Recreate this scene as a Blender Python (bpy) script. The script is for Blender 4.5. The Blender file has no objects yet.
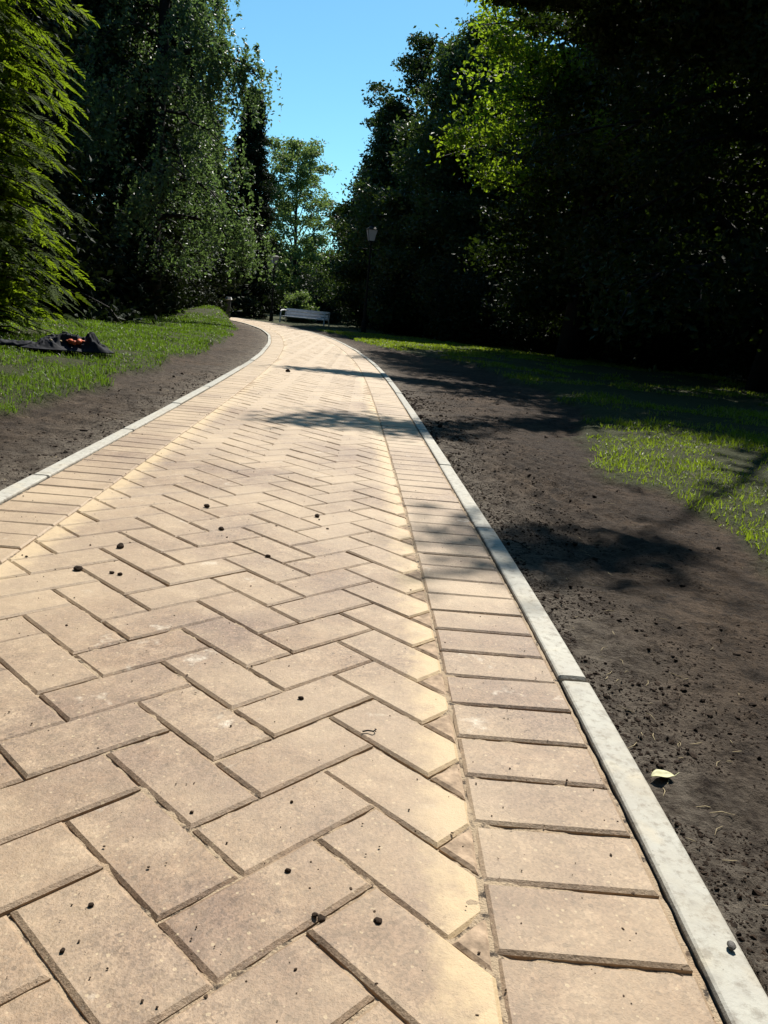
import bpy, math, random
import numpy as np
from mathutils import Vector, Matrix

sc = bpy.context.scene
COL = sc.collection
R = math.radians

# ------------------------------------------------------------------ camera
cam = bpy.data.cameras.new('camera')
co = bpy.data.objects.new('camera', cam)
COL.objects.link(co)
cam.sensor_fit = 'VERTICAL'; cam.sensor_height = 24.0; cam.sensor_width = 18.0
cam.lens = 18.75
cam.clip_start = 0.05; cam.clip_end = 2000
co.matrix_world = (Matrix.Translation((0, 0, 0.603)) @ Matrix.Rotation(math.pi/2 - 0.2401, 4, 'X')
                   @ Matrix.Rotation(0.0977, 4, 'Z'))
sc.camera = co

# ------------------------------------------------------------------ sky and sun
SUN_EL, SUN_AZ = 51.0, 17.0          # azimuth clockwise from +Y (view direction)
w = bpy.data.worlds.new('World'); sc.world = w; w.use_nodes = True
nt = w.node_tree; nt.nodes.clear()
sky = nt.nodes.new('ShaderNodeTexSky'); sky.sky_type = 'NISHITA'; sky.sun_disc = False
sky.sun_elevation = R(SUN_EL); sky.sun_rotation = R(SUN_AZ)
sky.air_density = 1.0; sky.dust_density = 0.3; sky.ozone_density = 1.0
bg = nt.nodes.new('ShaderNodeBackground'); bg.inputs[1].default_value = 0.070
wo = nt.nodes.new('ShaderNodeOutputWorld')
tint = nt.nodes.new('ShaderNodeMix'); tint.data_type = 'RGBA'; tint.blend_type = 'MULTIPLY'; tint.inputs[0].default_value = 1
tint.inputs[7].default_value = (.66, 1.14, 1.20, 1)
nt.links.new(sky.outputs[0], tint.inputs[6]); nt.links.new(tint.outputs[2], bg.inputs[0]); nt.links.new(bg.outputs[0], wo.inputs[0])
sl = bpy.data.lights.new('sun', 'SUN'); sl.energy = 4.7; sl.angle = R(0.53); sl.color = (1.0, 0.95, 0.86)
so = bpy.data.objects.new('sun', sl); COL.objects.link(so)
az, el = R(SUN_AZ), R(SUN_EL)
SDIR = Vector((math.sin(az)*math.cos(el), math.cos(az)*math.cos(el), math.sin(el)))
so.rotation_euler = SDIR.to_track_quat('Z', 'Y').to_euler()
so.location = SDIR*60
sc.view_settings.view_transform = 'Standard'; sc.view_settings.look = 'None'
sc.view_settings.gamma = 1.0; sc.view_settings.exposure = 0.75
sc.view_settings.use_curve_mapping = False
sc.render.engine = 'CYCLES'
sc.cycles.max_bounces = 6; sc.cycles.transparent_max_bounces = 4

# ------------------------------------------------------------------ helpers
def hash2(ix, iy, seed):
    h = (ix.astype(np.int64)*374761393 + iy.astype(np.int64)*668265263 + seed*1442695041) & 0xffffffff
    h = ((h ^ (h >> 13))*1274126177) & 0xffffffff
    return ((h ^ (h >> 16)) & 0xffff)/65535.0
def vnoise(x, y, seed=0):
    ix, iy = np.floor(x), np.floor(y); fx, fy = x-ix, y-iy
    fx = fx*fx*(3-2*fx); fy = fy*fy*(3-2*fy)
    a = hash2(ix, iy, seed); b = hash2(ix+1, iy, seed); c = hash2(ix, iy+1, seed); d = hash2(ix+1, iy+1, seed)
    return (a*(1-fx)+b*fx)*(1-fy)+(c*(1-fx)+d*fx)*fy
def fbm(x, y, sc_, octv=4, seed=0):
    x = np.asarray(x, float)/sc_; y = np.asarray(y, float)/sc_; s = 0; a = .5; t = 0
    for k in range(octv):
        s = s+a*vnoise(x, y, seed+k*17); t += a; a *= .5; x = x*2.03+5.1; y = y*2.03+1.7
    return s/t
def sstep(a, b, x):
    t = np.clip((x-a)/(b-a), 0, 1); return t*t*(3-2*t)

def mesh_np(name, verts, faces_flat, counts, mat, parent=None, smooth=False, uv=None, mat_idx=None, mats=None):
    me = bpy.data.meshes.new(name)
    verts = np.asarray(verts, np.float32); ff = np.asarray(faces_flat, np.int32); ct = np.asarray(counts, np.int32)
    me.vertices.add(len(verts)); me.vertices.foreach_set('co', verts.ravel())
    me.loops.add(len(ff)); me.loops.foreach_set('vertex_index', ff)
    me.polygons.add(len(ct))
    st = np.zeros(len(ct), np.int32); st[1:] = np.cumsum(ct)[:-1]
    me.polygons.foreach_set('loop_start', st); me.polygons.foreach_set('loop_total', ct)
    if mats:
        for m in mats: me.materials.append(m)
    elif mat: me.materials.append(mat)
    if mat_idx is not None: me.polygons.foreach_set('material_index', np.asarray(mat_idx, np.int32))
    if uv is not None:
        l = me.uv_layers.new(name='UVMap'); l.data.foreach_set('uv', np.asarray(uv, np.float32).ravel())
    me.polygons.foreach_set('use_smooth', np.full(len(ct), smooth, bool))
    me.update(calc_edges=True)
    o = bpy.data.objects.new(name, me); COL.objects.link(o)
    if parent: o.parent = parent
    return o

class MB:
    """collects simple solids into one mesh"""
    def __init__(s): s.v = []; s.f = []
    def add(s, vs, fs):
        b = len(s.v); s.v += [tuple(v) for v in vs]; s.f += [tuple(b+i for i in f) for f in fs]
    def box(s, c, size, rot=None, taper=1.0, bev=0.0):
        hx, hy, hz = [d/2 for d in size]; vs = []
        for z in (-1, 1):
            k = taper if z > 0 else 1
            for x, y in ((-1, -1), (1, -1), (1, 1), (-1, 1)): vs.append(Vector((x*hx*k, y*hy*k, z*hz)))
        if rot: vs = [rot @ v for v in vs]
        s.add([v+Vector(c) for v in vs], [(0, 3, 2, 1), (4, 5, 6, 7), (0, 1, 5, 4), (1, 2, 6, 5), (2, 3, 7, 6), (3, 0, 4, 7)])
    def tube(s, pts, rads, n=8, cap=True):
        pts = [Vector(p) for p in pts]; b = len(s.v); u = None
        for i, p in enumerate(pts):
            d = (pts[min(i+1, len(pts)-1)]-pts[max(i-1, 0)])
            if d.length < 1e-9: d = Vector((0, 0, 1))
            d.normalize()
            if u is None: u = d.orthogonal().normalized()
            u = (u-d*u.dot(d)); u = u.normalized() if u.length > 1e-6 else d.orthogonal().normalized()
            v = d.cross(u)
            for k in range(n):
                a = 2*math.pi*k/n; s.v.append(tuple(p+(u*math.cos(a)+v*math.sin(a))*rads[i]))
        for i in range(len(pts)-1):
            for k in range(n):
                k2 = (k+1) % n; s.f.append((b+i*n+k, b+i*n+k2, b+(i+1)*n+k2, b+(i+1)*n+k))
        if cap:
            s.f.append(tuple(b+k for k in range(n))[::-1]); e = b+(len(pts)-1)*n
            s.f.append(tuple(e+k for k in range(n)))
    def build(s, name, mat, parent=None, smooth=False):
        ff = [i for f in s.f for i in f]; ct = [len(f) for f in s.f]
        return mesh_np(name, np.array(s.v), ff, ct, mat, parent, smooth)

def empty(name, loc, label=None, cat=None, group=None, rz=0):
    o = bpy.data.objects.new(name, None); COL.objects.link(o); o.location = loc; o.rotation_euler = (0, 0, rz)
    o.empty_display_size = .2
    return tag(o, label, cat, group)
def tag(o, label=None, cat=None, group=None, kind=None):
    if label: o['label'] = label
    if cat: o['category'] = cat
    if group: o['group'] = group
    if kind: o['kind'] = kind
    return o

# ------------------------------------------------------------------ materials
class NT:
    def __init__(s, name):
        s.m = bpy.data.materials.new(name); s.m.use_nodes = True; s.t = s.m.node_tree; s.t.nodes.clear()
    def n(s, typ, **kw):
        x = s.t.nodes.new(typ)
        for k, v in kw.items():
            if k.startswith('i_'):
                key = k[2:]; key = int(key) if key.isdigit() else key.replace('_', ' ')
                x.inputs[key].default_value = v
            else: setattr(x, k, v)
        return x
    def l(s, a, b): s.t.links.new(a, b)
    def noise(s, vec, scale, detail=3, rough=.6):
        x = s.n('ShaderNodeTexNoise'); x.inputs['Scale'].default_value = scale
        x.inputs['Detail'].default_value = detail; x.inputs['Roughness'].default_value = rough
        s.l(vec, x.inputs['Vector']); return x.outputs['Fac']
    def ramp(s, fac, stops, interp='LINEAR'):
        x = s.n('ShaderNodeValToRGB'); x.color_ramp.interpolation = interp
        e = x.color_ramp.elements
        while len(e) < len(stops): e.new(.5)
        for k, (p, c) in enumerate(stops):
            e[k].position = p; e[k].color = (c, c, c, 1) if isinstance(c, (int, float)) else (*c, 1)
        s.l(fac, x.inputs[0]); return x.outputs[0]
    def mix(s, fac, a, b, mode='MIX'):
        x = s.n('ShaderNodeMix', data_type='RGBA', blend_type=mode)
        for sock, v in ((x.inputs[0], fac), (x.inputs[6], a), (x.inputs[7], b)):
            if hasattr(v, 'links') or hasattr(v, 'is_linked'): s.l(v, sock)
            else: sock.default_value = v if isinstance(v, (int, float)) else (*v, 1)
        return x.outputs[2]
    def math(s, op, a, b=0.0, clamp=False):
        x = s.n('ShaderNodeMath', operation=op, use_clamp=clamp)
        for sock, v in ((x.inputs[0], a), (x.inputs[1], b)):
            if hasattr(v, 'is_linked'): s.l(v, sock)
            else: sock.default_value = v
        return x.outputs[0]
    def bump(s, h, dist, strength=1.0, normal=None):
        x = s.n('ShaderNodeBump'); x.inputs['Distance'].default_value = dist; x.inputs['Strength'].default_value = strength
        s.l(h, x.inputs['Height'])
        if normal: s.l(normal, x.inputs['Normal'])
        return x.outputs[0]
    def out(s, sh): o = s.n('ShaderNodeOutputMaterial'); s.l(sh, o.inputs[0]); return s.m
    def pbr(s, col, rough=.7, normal=None, spec=.5, metal=0.0, trans=None):
        p = s.n('ShaderNodeBsdfPrincipled')
        for k, v in (('Base Color', col), ('Roughness', rough), ('Specular IOR Level', spec), ('Metallic', metal)):
            if hasattr(v, 'is_linked'): s.l(v, p.inputs[k])
            else: p.inputs[k].default_value = v if isinstance(v, (int, float)) else (*v, 1)
        if normal: s.l(normal, p.inputs['Normal'])
        return p.outputs[0]

def mat_plain(name, col, rough=.6, metal=0.0, var=.15, scale=20, spec=.5, bump=0.0):
    t = NT(name); g = t.n('ShaderNodeTexCoord').outputs['Object']
    n = t.noise(g, scale, 4); k = t.ramp(n, [(.3, 1-var), (.7, 1+var)])
    c = t.mix(1.0, col, k, 'MULTIPLY')
    nm = t.bump(n, bump) if bump else None
    return t.out(t.pbr(c, rough, nm, spec, metal))

def mat_paver():
    t = NT('paver_concrete')
    geo = t.n('ShaderNodeNewGeometry'); tc = t.n('ShaderNodeTexCoord'); P = tc.outputs['Object']
    uv = t.n('ShaderNodeSeparateXYZ'); t.l(tc.outputs['UV'], uv.inputs[0])
    rnd = geo.outputs['Random Per Island']
    base = t.ramp(rnd, [(0, (.222, .145, .094)), (.35, (.255, .170, .110)), (.65, (.28, .192, .126)), (1, (.30, .215, .145))])
    # worn dusty patches per block and over several blocks
    off = t.n('ShaderNodeVectorMath', operation='ADD'); t.l(P, off.inputs[0])
    cmb = t.n('ShaderNodeCombineXYZ'); t.l(t.math('MULTIPLY', rnd, 37.0), cmb.inputs[0]); t.l(t.math('MULTIPLY', rnd, 11.0), cmb.inputs[1])
    t.l(cmb.outputs[0], off.inputs[1]); Q = off.outputs[0]
    n1 = t.noise(Q, 14, 5, .65); base = t.mix(t.ramp(n1, [(.48, 0.0), (.68, .7)]), base, (.44, .33, .23))
    n2 = t.noise(P, 5, 5, .6); base = t.mix(t.ramp(n2, [(.38, .7), (.58, 0.0)]), base, (.20, .135, .10))
    n4 = t.noise(Q, 45, 6, .75); base = t.mix(1.0, base, t.ramp(n4, [(.3, .72), (.5, 1.0), (.7, 1.25)]), 'MULTIPLY')
    # pale efflorescence marks, a few only
    n3 = t.noise(Q, 9, 4, .7); base = t.mix(t.ramp(n3, [(.63, 0.0), (.72, .7)]), base, (.62, .56, .48))
    # fine aggregate grain
    v = t.n('ShaderNodeTexVoronoi'); v.inputs['Scale'].default_value = 330; t.l(P, v.inputs['Vector'])
    grain = t.ramp(v.outputs['Color'], [(0, .62), (.5, 1.0), (1, 1.32)])
    base = t.mix(1.0, base, grain, 'MULTIPLY')
    # pits: dark dots of varied size
    v2 = t.n('ShaderNodeTexVoronoi'); v2.inputs['Scale'].default_value = 75; t.l(P, v2.inputs['Vector'])
    sel = t.n('ShaderNodeSeparateColor'); t.l(v2.outputs['Color'], sel.inputs[0])
    rad = t.ramp(sel.outputs[0], [(.5, 0.0), (.9, .12), (1.0, .24)])
    pit = t.math('LESS_THAN', v2.outputs['Distance'], rad)
    base = t.mix(t.math('MULTIPLY', pit, .65), base, (.10, .07, .05))
    # pale specks
    v3 = t.n('ShaderNodeTexVoronoi'); v3.inputs['Scale'].default_value = 110; t.l(Q, v3.inputs['Vector'])
    sel3 = t.n('ShaderNodeSeparateColor'); t.l(v3.outputs['Color'], sel3.inputs[0])
    rad3 = t.ramp(sel3.outputs[1], [(.55, 0.0), (1.0, .26)])
    base = t.mix(t.math('MULTIPLY', t.math('LESS_THAN', v3.outputs['Distance'], rad3), .5), base, (.62, .50, .33))
    # brushed in sand film along the two cut lines: UV.x = metres from the nearer cut line on the field side
    s1 = t.math('SUBTRACT', 1.0, t.math('MULTIPLY', uv.outputs[0], 11.0), True)
    s2 = t.noise(P, 22, 5, .65)
    film = t.math('MULTIPLY', t.ramp(t.math('ADD', t.math('MULTIPLY', s1, .55), t.math('MULTIPLY', s2, .75)), [(.48, 0.0), (.80, 1.0)]), .85)
    base = t.mix(film, base, (.62, .47, .27))
    dust_far_bright = t.ramp(t.math('ADD', t.noise(P, 1.6, 5, .6), t.math('MULTIPLY', uv.outputs[1], .035)), [(.50, 0.0), (.80, .75)])  # sand dust patches, plus brightening with distance painted into the colour
    base = t.mix(dust_far_bright, base, (.54, .42, .285))
    base = t.mix(1.0, base, (.88, .850, .800), 'MULTIPLY')
    h = t.math('ADD', t.math('MULTIPLY', t.noise(P, 420, 3, .7), .5), t.math('MULTIPLY', t.noise(P, 60, 4, .6), .8))
    h = t.math('SUBTRACT', h, t.math('MULTIPLY', pit, .6))
    nm = t.bump(h, .0022, .9)
    return t.out(t.pbr(base, .62, nm, .45))

def mat_bed():
    t = NT('jointing_sand'); P = t.n('ShaderNodeTexCoord').outputs['Object']
    n = t.noise(P, 60, 4, .7); m = t.noise(P, 9, 3)
    c = t.mix(t.ramp(n, [(.36, 0.0), (.48, 1.0)]), (.04, .028, .018), (.36, .27, .175))
    c = t.mix(t.ramp(m, [(.5, 0.0), (.7, .6)]), c, (.28, .17, .09))
    return t.out(t.pbr(c, .9, t.bump(t.noise(P, 350, 3), .003)))

def mat_kerb():
    t = NT('kerb_concrete'); tc = t.n('ShaderNodeTexCoord'); P = tc.outputs['Object']
    rnd = t.n('ShaderNodeNewGeometry').outputs['Random Per Island']
    c = t.ramp(rnd, [(0, (.37, .36, .31)), (1, (.45, .43, .365))])
    c = t.mix(t.ramp(t.noise(P, 18, 5, .65), [(.42, .45), (.62, 0.0)]), c, (.36, .34, .30))
    c = t.mix(t.ramp(t.noise(P, 7, 4, .6), [(.58, 0.0), (.72, .35)]), c, (.60, .47, .28))
    c = t.mix(t.ramp(t.noise(P, 55, 6, .75), [(.50, 0.0), (.64, .7)]), c, (.20, .175, .14))
    c = t.mix(t.ramp(t.noise(P, 3.2, 5, .7), [(.5, 0.0), (.72, .5)]), c, (.33, .27, .19))
    v = t.n('ShaderNodeTexVoronoi'); v.inputs['Scale'].default_value = 120; t.l(P, v.inputs['Vector'])
    s = t.n('ShaderNodeSeparateColor'); t.l(v.outputs['Color'], s.inputs[0])
    pit = t.math('LESS_THAN', v.outputs['Distance'], t.ramp(s.outputs[0], [(.72, 0.0), (1, .2)]))
    c = t.mix(t.math('MULTIPLY', pit, .5), c, (.15, .13, .11))
    sx = t.n('ShaderNodeSeparateXYZ'); t.l(P, sx.inputs[0])
    low = t.ramp(t.math('ADD', sx.outputs[2], t.math('MULTIPLY', t.noise(P, 40, 3), .02)), [(0.0, .9), (.012, 0.0)])
    c = t.mix(low, c, (.12, .095, .075))           # soil splashed on the buried face
    h = t.math('SUBTRACT', t.noise(P, 200, 4, .7), pit)
    return t.out(t.pbr(c, .75, t.bump(h, .001, .8), .35))

def mat_ground():
    t = NT('soil_and_turf'); P = t.n('ShaderNodeTexCoord').outputs['Object']
    a = t.n('ShaderNodeAttribute'); a.attribute_name = 'grassy'
    d = t.n('ShaderNodeAttribute'); d.attribute_name = 'dry'
    n1 = t.noise(P, 4.5, 6, .65); n2 = t.noise(P, 70, 5, .7); n3 = t.noise(P, 16, 5, .6)
    soil = t.mix(t.ramp(n1, [(.35, 0.0), (.65, 1.0)]), (.040, .025, .015), (.078, .050, .030))
    soil = t.mix(1.0, soil, t.ramp(n2, [(.28, .35), (.5, 1.0), (.72, 1.5)]), 'MULTIPLY')
    soil = t.mix(1.0, soil, t.ramp(n3, [(.34, .5), (.5, 1.0), (.68, 1.35)]), 'MULTIPLY')
    soil = t.mix(t.ramp(t.noise(P, 1.7, 5, .6), [(.42, .6), (.6, 0.0)]), soil, (.022, .0135, .0085))
    dm = t.math('MULTIPLY', d.outputs['Fac'], t.ramp(t.math('ADD', t.math('MULTIPLY', n2, .5), t.math('MULTIPLY', n3, .6)), [(.42, 0.0), (.62, 1.0)]))
    soil = t.mix(dm, soil, (.19, .160, .125))
    turf = t.mix(n1, (.022, .028, .007), (.045, .05, .014))
    turf = t.mix(t.ramp(n3, [(.48, 0.0), (.7, .5)]), turf, (.075, .07, .022))
    c = t.mix(a.outputs['Fac'], soil, turf)
    h = t.math('ADD', t.noise(P, 150, 5, .75), t.math('MULTIPLY', t.noise(P, 40, 4, .6), 1.5))
    return t.out(t.pbr(c, .9, t.bump(h, .013, 1.0), .2))

def mat_leaf(name, c1, c2, trans=(.12, .2, .02), tf=.35, rough=.45, spec=.5, scale=2.0, dead=0.0):
    t = NT(name); P = t.n('ShaderNodeTexCoord').outputs['Object']
    rnd = t.n('ShaderNodeNewGeometry').outputs['Random Per Island']
    f = t.math('ADD', t.math('MULTIPLY', t.noise(P, scale, 3), .7), t.math('MULTIPLY', rnd, .4))
    c = t.mix(t.ramp(f, [(.3, 0.0), (.75, 1.0)]), c1, c2)
    if dead: c = t.mix(t.ramp(t.math('FRACT', t.math('MULTIPLY', rnd, 7.3)), [(1-dead-.02, 0.0), (1-dead, 1.0)]), c, (.26, .20, .09))
    p = t.pbr(c, rough, None, spec)
    tr = t.n('ShaderNodeBsdfTranslucent')
    tc = t.mix(t.ramp(f, [(.3, .6), (.75, 1.2)]), (0, 0, 0), trans); tm = t.mix(1.0, trans, t.ramp(f, [(.3, .6), (.75, 1.25)]), 'MULTIPLY')
    t.l(tm, tr.inputs[0])
    mx = t.n('ShaderNodeMixShader'); mx.inputs[0].default_value = tf; t.l(p, mx.inputs[1]); t.l(tr.outputs[0], mx.inputs[2])
    return t.out(mx.outputs[0])

def mat_bark(name, c1, c2):
    t = NT(name); P = t.n('ShaderNodeTexCoord').outputs['Object']
    mp = t.n('ShaderNodeMapping'); mp.inputs['Scale'].default_value = (1, 1, .2); t.l(P, mp.inputs[0])
    n = t.noise(mp.outputs[0], 14, 5, .7); c = t.mix(t.ramp(n, [(.35, 0.0), (.65, 1.0)]), c1, c2)
    return t.out(t.pbr(c, .85, t.bump(n, .03), .3))

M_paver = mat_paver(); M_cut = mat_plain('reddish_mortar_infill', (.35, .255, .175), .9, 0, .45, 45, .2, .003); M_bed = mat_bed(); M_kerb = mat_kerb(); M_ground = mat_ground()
M_bark = mat_bark('dark_bark', (.009, .007, .005), (.022, .018, .014))
M_bark2 = mat_bark('grey_bark', (.06, .055, .045), (.14, .13, .11))

# ------------------------------------------------------------------ the path: plan curve of the inner edge of the right kerb
K = [(0.365, -2.0), (0.368, -1.0), (0.37, 0), (0.37, .9), (.353, 1.34), (.325, 1.8), (.285, 2.4), (.24, 3.1), (.15, 4.48), (-.02, 6.84),
     (-.27, 9.7), (-.68, 13), (-1.30, 16.8), (-2.05, 20.2), (-3.15, 23.9), (-4.55, 27.4), (-6.7, 31.0), (-9.8, 34.0), (-13.4, 36.2)]
def smooth_curve(K, ds=.02):
    K = np.array(K, float); d = np.r_[0, np.cumsum(np.hypot(*np.diff(K, axis=0).T))]
    s = np.arange(0, d[-1], .25); x = np.interp(s, d, K[:, 0]); y = np.interp(s, d, K[:, 1])
    for _ in range(14):
        x[1:-1] = .25*x[:-2]+.5*x[1:-1]+.25*x[2:]; y[1:-1] = .25*y[:-2]+.5*y[1:-1]+.25*y[2:]
    d = np.r_[0, np.cumsum(np.hypot(np.diff(x), np.diff(y)))]
    s2 = np.arange(0, d[-1], ds)
    def cub(v):                       # catmull-rom in s
        i = np.clip(np.searchsorted(d, s2)-1, 1, len(v)-3); u = (s2-d[i])/(d[i+1]-d[i])
        p0, p1, p2, p3 = v[i-1], v[i], v[i+1], v[i+2]
        return .5*((2*p1)+(-p0+p2)*u+(2*p0-5*p1+4*p2-p3)*u**2+(-p0+3*p1-3*p2+p3)*u**3)
    return s2, np.c_[cub(x), cub(y)]
CS, CP = smooth_curve(K)
CT = np.gradient(CP, axis=0); CT /= np.linalg.norm(CT, axis=1)[:, None]
CN = np.c_[-CT[:, 1], CT[:, 0]]        # left normal
S0 = float(np.interp(0, CP[:, 1], CS))
SMAX = CS[-1]-.1
WID = 1.36
def PT(s, t):
    s = np.asarray(s, float); t = np.asarray(t, float)
    x = np.interp(s, CS, CP[:, 0])+t*np.interp(s, CS, CN[:, 0])
    y = np.interp(s, CS, CP[:, 1])+t*np.interp(s, CS, CN[:, 1])
    return x, y
def path_t(x, y):
    """signed distance to the left of the right kerb's inner edge, near enough for gentle bends"""
    px, py = CP[::10, 0], CP[::10, 1]; nx, ny = CN[::10, 0], CN[::10, 1]
    x = np.asarray(x, float); y = np.asarray(y, float); shp = x.shape
    X = x.ravel(); Y = y.ravel(); out = np.empty_like(X)
    for a in range(0, len(X), 20000):
        dx = X[a:a+20000, None]-px; dy = Y[a:a+20000, None]-py
        i = np.argmin(dx*dx+dy*dy, axis=1); r = np.arange(len(i))
        out[a:a+20000] = dx[r, i]*nx[i]+dy[r, i]*ny[i]
    return out.reshape(shp)

# ------------------------------------------------------------------ ground height
def soil_w_right(y): return np.interp(y, [0, 2, 2.6, 4.8, 7, 12.5, 16.5, 40], [.62, .70, .76, 1.0, 1.55, 1.5, .5, .4])
def soil_w_left(y): return np.interp(y, [0, 3.3, 4.6, 7, 10, 14, 21, 40], [.5, .46, .50, .58, .62, .64, .6, .6])
def ground_fields(x, y):
    t = path_t(x, y)
    dr = -t-.05                      # metres right of the right kerb
    dl = t-WID-.05                   # metres left of the left kerb
    wob = (fbm(x, y, .55, 4, 3)-.5)*.42+(fbm(x, y, .12, 3, 4)-.5)*.10
    wobr = (fbm(x, y, .9, 4, 5)-.5)*.55+(fbm(x, y, .14, 3, 6)-.5)*.12
    gl = sstep(-.03, .06, dl-soil_w_left(y)-wob)
    gr = sstep(-.05, .09, dr-soil_w_right(y)-wobr)
    grassy = np.maximum(gl, gr)
    rough = .55+.45*sstep(.05, .3, np.maximum(dr, dl))
    soilz = (fbm(x, y, .35, 4, 11)-.5)*.035*rough+(fbm(x, y, .05, 4, 12)-.5)*.011+(np.clip(fbm(x, y, .028, 3, 13)-.56, 0, 1))*.03
    soilz = soilz+(fbm(x, y, .11, 3, 15)-.5)*.012
    # raked tracks across the right hand soil
    ph = (x*.75+y*.35)*2*np.pi/.085
    pat = np.exp(-(((x-.62)/.34)**2+((y-3.3)/1.0)**2)); soilz = soilz+pat*.010*np.sin(ph+4*fbm(x, y, .4, 2, 8))
    pat2 = np.exp(-(((x+1.45)/.35)**2+((y-4.2)/1.5)**2)); soilz = soilz+pat2*.012*np.sin((y+.3*x)*2*np.pi/.33)
    z = -.014+soilz
    z = z+gl*(.035+.03*sstep(0, 1.0, dl-.5))+gr*(.03+.02*sstep(0, 1.5, dr-.7))+grassy*(fbm(x, y, 1.3, 3, 21)-.5)*.05
    # turf bank beside the far left bend
    z = z+.36*np.exp(-(((x+5.2)/1.1)**2+((y-23.6)/2.6)**2))*sstep(.2, .9, dl)
    z = z-.16*np.exp(-(((x+3.8)/1.6)**2+((y-31.6)/1.6)**2))*sstep(.05, .4, dr)
    inside = (t > .03) & (t < WID-.03)
    edge = (t > -.055) & (t < WID+.055)
    z = np.where(edge, -.06, z)
    dry = np.exp(-np.clip(np.maximum(dr, dl), 0, 9)/.17)*.95+.3*fbm(x, y, .6, 3, 31)*(dl > 0)
    return z, grassy, np.clip(dry, 0, 1), t, dr, dl

def axis(segs):
    out = [segs[0][0]]
    for a, b, h in segs:
        n = max(1, int(round((b-a)/h))); out += list(np.linspace(a, b, n+1)[1:])
    return np.array(out)
xs = np.r_[axis([(-900, -200, 175), (-200, -30, 17), (-30, -9, 1.5), (-9, -5.2, .2), (-5.2, -2.6, .05), (-2.6, -1.0, .02), (-1.0, .3, .05),
                 (.3, 1.25, .009), (1.25, 2.2, .02), (2.2, 6, .12), (6, 30, 1.5), (30, 200, 17), (200, 900, 175)])]
ys = [-900, -300, -80, -20, -4, -1, 0, .3]; y = .34
while y < 60: ys.append(y); y += max(.009, .0052*y)
ys += [70, 90, 130, 200, 350, 900]; ys = np.array(ys)
GX, GY = np.meshgrid(xs, ys)
z, gm, dm, tt, _, _ = ground_fields(GX, GY)
ny_, nx_ = GX.shape
idx = np.arange(nx_*ny_).reshape(ny_, nx_)
q = np.stack([idx[:-1, :-1], idx[:-1, 1:], idx[1:, 1:], idx[1:, :-1]], -1).reshape(-1, 4)
ground = mesh_np('ground', np.c_[GX.ravel(), GY.ravel(), z.ravel()], q.ravel(), np.full(len(q), 4), M_ground, smooth=True)
for nm, arr in (('grassy', gm), ('dry', dm)):
    at = ground.data.attributes.new(nm, 'FLOAT', 'POINT'); at.data.foreach_set('value', arr.ravel().astype(np.float32))
tag(ground, kind='structure')

# ------------------------------------------------------------------ block paving
rng = np.random.default_rng(7)
def clip_half(poly, n, d):           # keep n.p <= d
    out = []
    for i in range(len(poly)):
        a, b = poly[i], poly[(i+1) % len(poly)]; da, db = n[0]*a[0]+n[1]*a[1]-d, n[0]*b[0]+n[1]*b[1]-d
        if da <= 0: out.append(a)
        if da*db < 0:
            k = da/(da-db); out.append((a[0]+(b[0]-a[0])*k, a[1]+(b[1]-a[1])*k))
    return out
def area(p): return .5*sum(p[i][0]*p[(i+1) % len(p)][1]-p[(i+1) % len(p)][0]*p[i][1] for i in range(len(p)))
def inset(poly, w):
    out = list(poly); n = len(poly)
    for i in range(n):
        a, b = poly[i], poly[(i+1) % n]; ex, ey = b[0]-a[0], b[1]-a[1]; L = math.hypot(ex, ey)
        if L < 1e-6: continue
        nx, ny = ey/L, -ex/L         # outward for CCW
        out = clip_half(out, (nx, ny), nx*a[0]+ny*a[1]-w)
        if len(out) < 3: return None
    return out
PV, PF, PC, PUV, PM, PMF = [], [], [], [], [], []
TF0, TF1 = .2118, WID-.2118
def add_block(poly, small=False, jz=.0012, kind=0):
    # poly in (s, t), made CCW in world; chamfered top and a skirt
    if area(poly) > 0: poly = poly[::-1]      # (s,t) with t to the left is a right handed frame: flip test below
    poly = [(t_, s_) for s_, t_ in poly]
    if area(poly) < 0: poly = poly[::-1]
    cham = .0043+rng.normal(0, .0004)
    top = inset(poly, cham)
    A = abs(area(poly))
    PM.append(1 if (kind == 0 and A < .0042) else 0)
    if top is None or A < .0012:
        top = inset(poly, .0015)
        if top is None: PM.pop(); return
        zt = -.0012+rng.normal(0, .0012); ze = zt-.004
    else:
        zt = rng.normal(0, jz*.5); ze = zt-.0033
    cs = sum(p[1] for p in poly)/len(poly); ct_ = sum(p[0] for p in poly)/len(poly)
    gx, gy = rng.normal(0, .006, 2)
    n1, n2 = len(top), len(poly); b = len(PV)
    def push(p, z):
        x, y = PT(p[1], p[0]); zz = z+gx*(p[1]-cs)+gy*(p[0]-ct_)
        PV.append((float(x), float(y), zz))
    for p in top: push(p, zt)
    for p in poly: push(p, ze)
    for p in poly: push(p, -.03)
    def uvof(p):
        t = p[0]; return (max(0.0, min(t-TF0, TF1-t)) if kind == 0 else 9.0, p[1])
    allp = list(top)+list(poly)+list(poly)
    def face(ids):
        PF.extend([b+i for i in ids]); PC.append(len(ids)); PMF.append(PM[-1]); PUV.extend([uvof(allp[i]) for i in ids])
    # mirror: left normal means t grows to -x, so reverse winding for upward normals
    face(list(range(n1))[::-1])
    if n1 == n2:
        for i in range(n1):          # match starting vertices by nearest
            pass
    # connect by nearest corner of the inset polygon
    near = [min(range(n1), key=lambda k: (top[k][0]-p[0])**2+(top[k][1]-p[1])**2) for p in poly]
    for i in range(n2):
        j = (i+1) % n2; a, c = near[i], near[j]
        if a == c: face([a, n1+i, n1+j][::-1] if False else [n1+j, n1+i, a])
        else: face([n1+j, n1+i, a, c])
        face([n1+j, n1+n2+j, n1+n2+i, n1+i])
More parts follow.
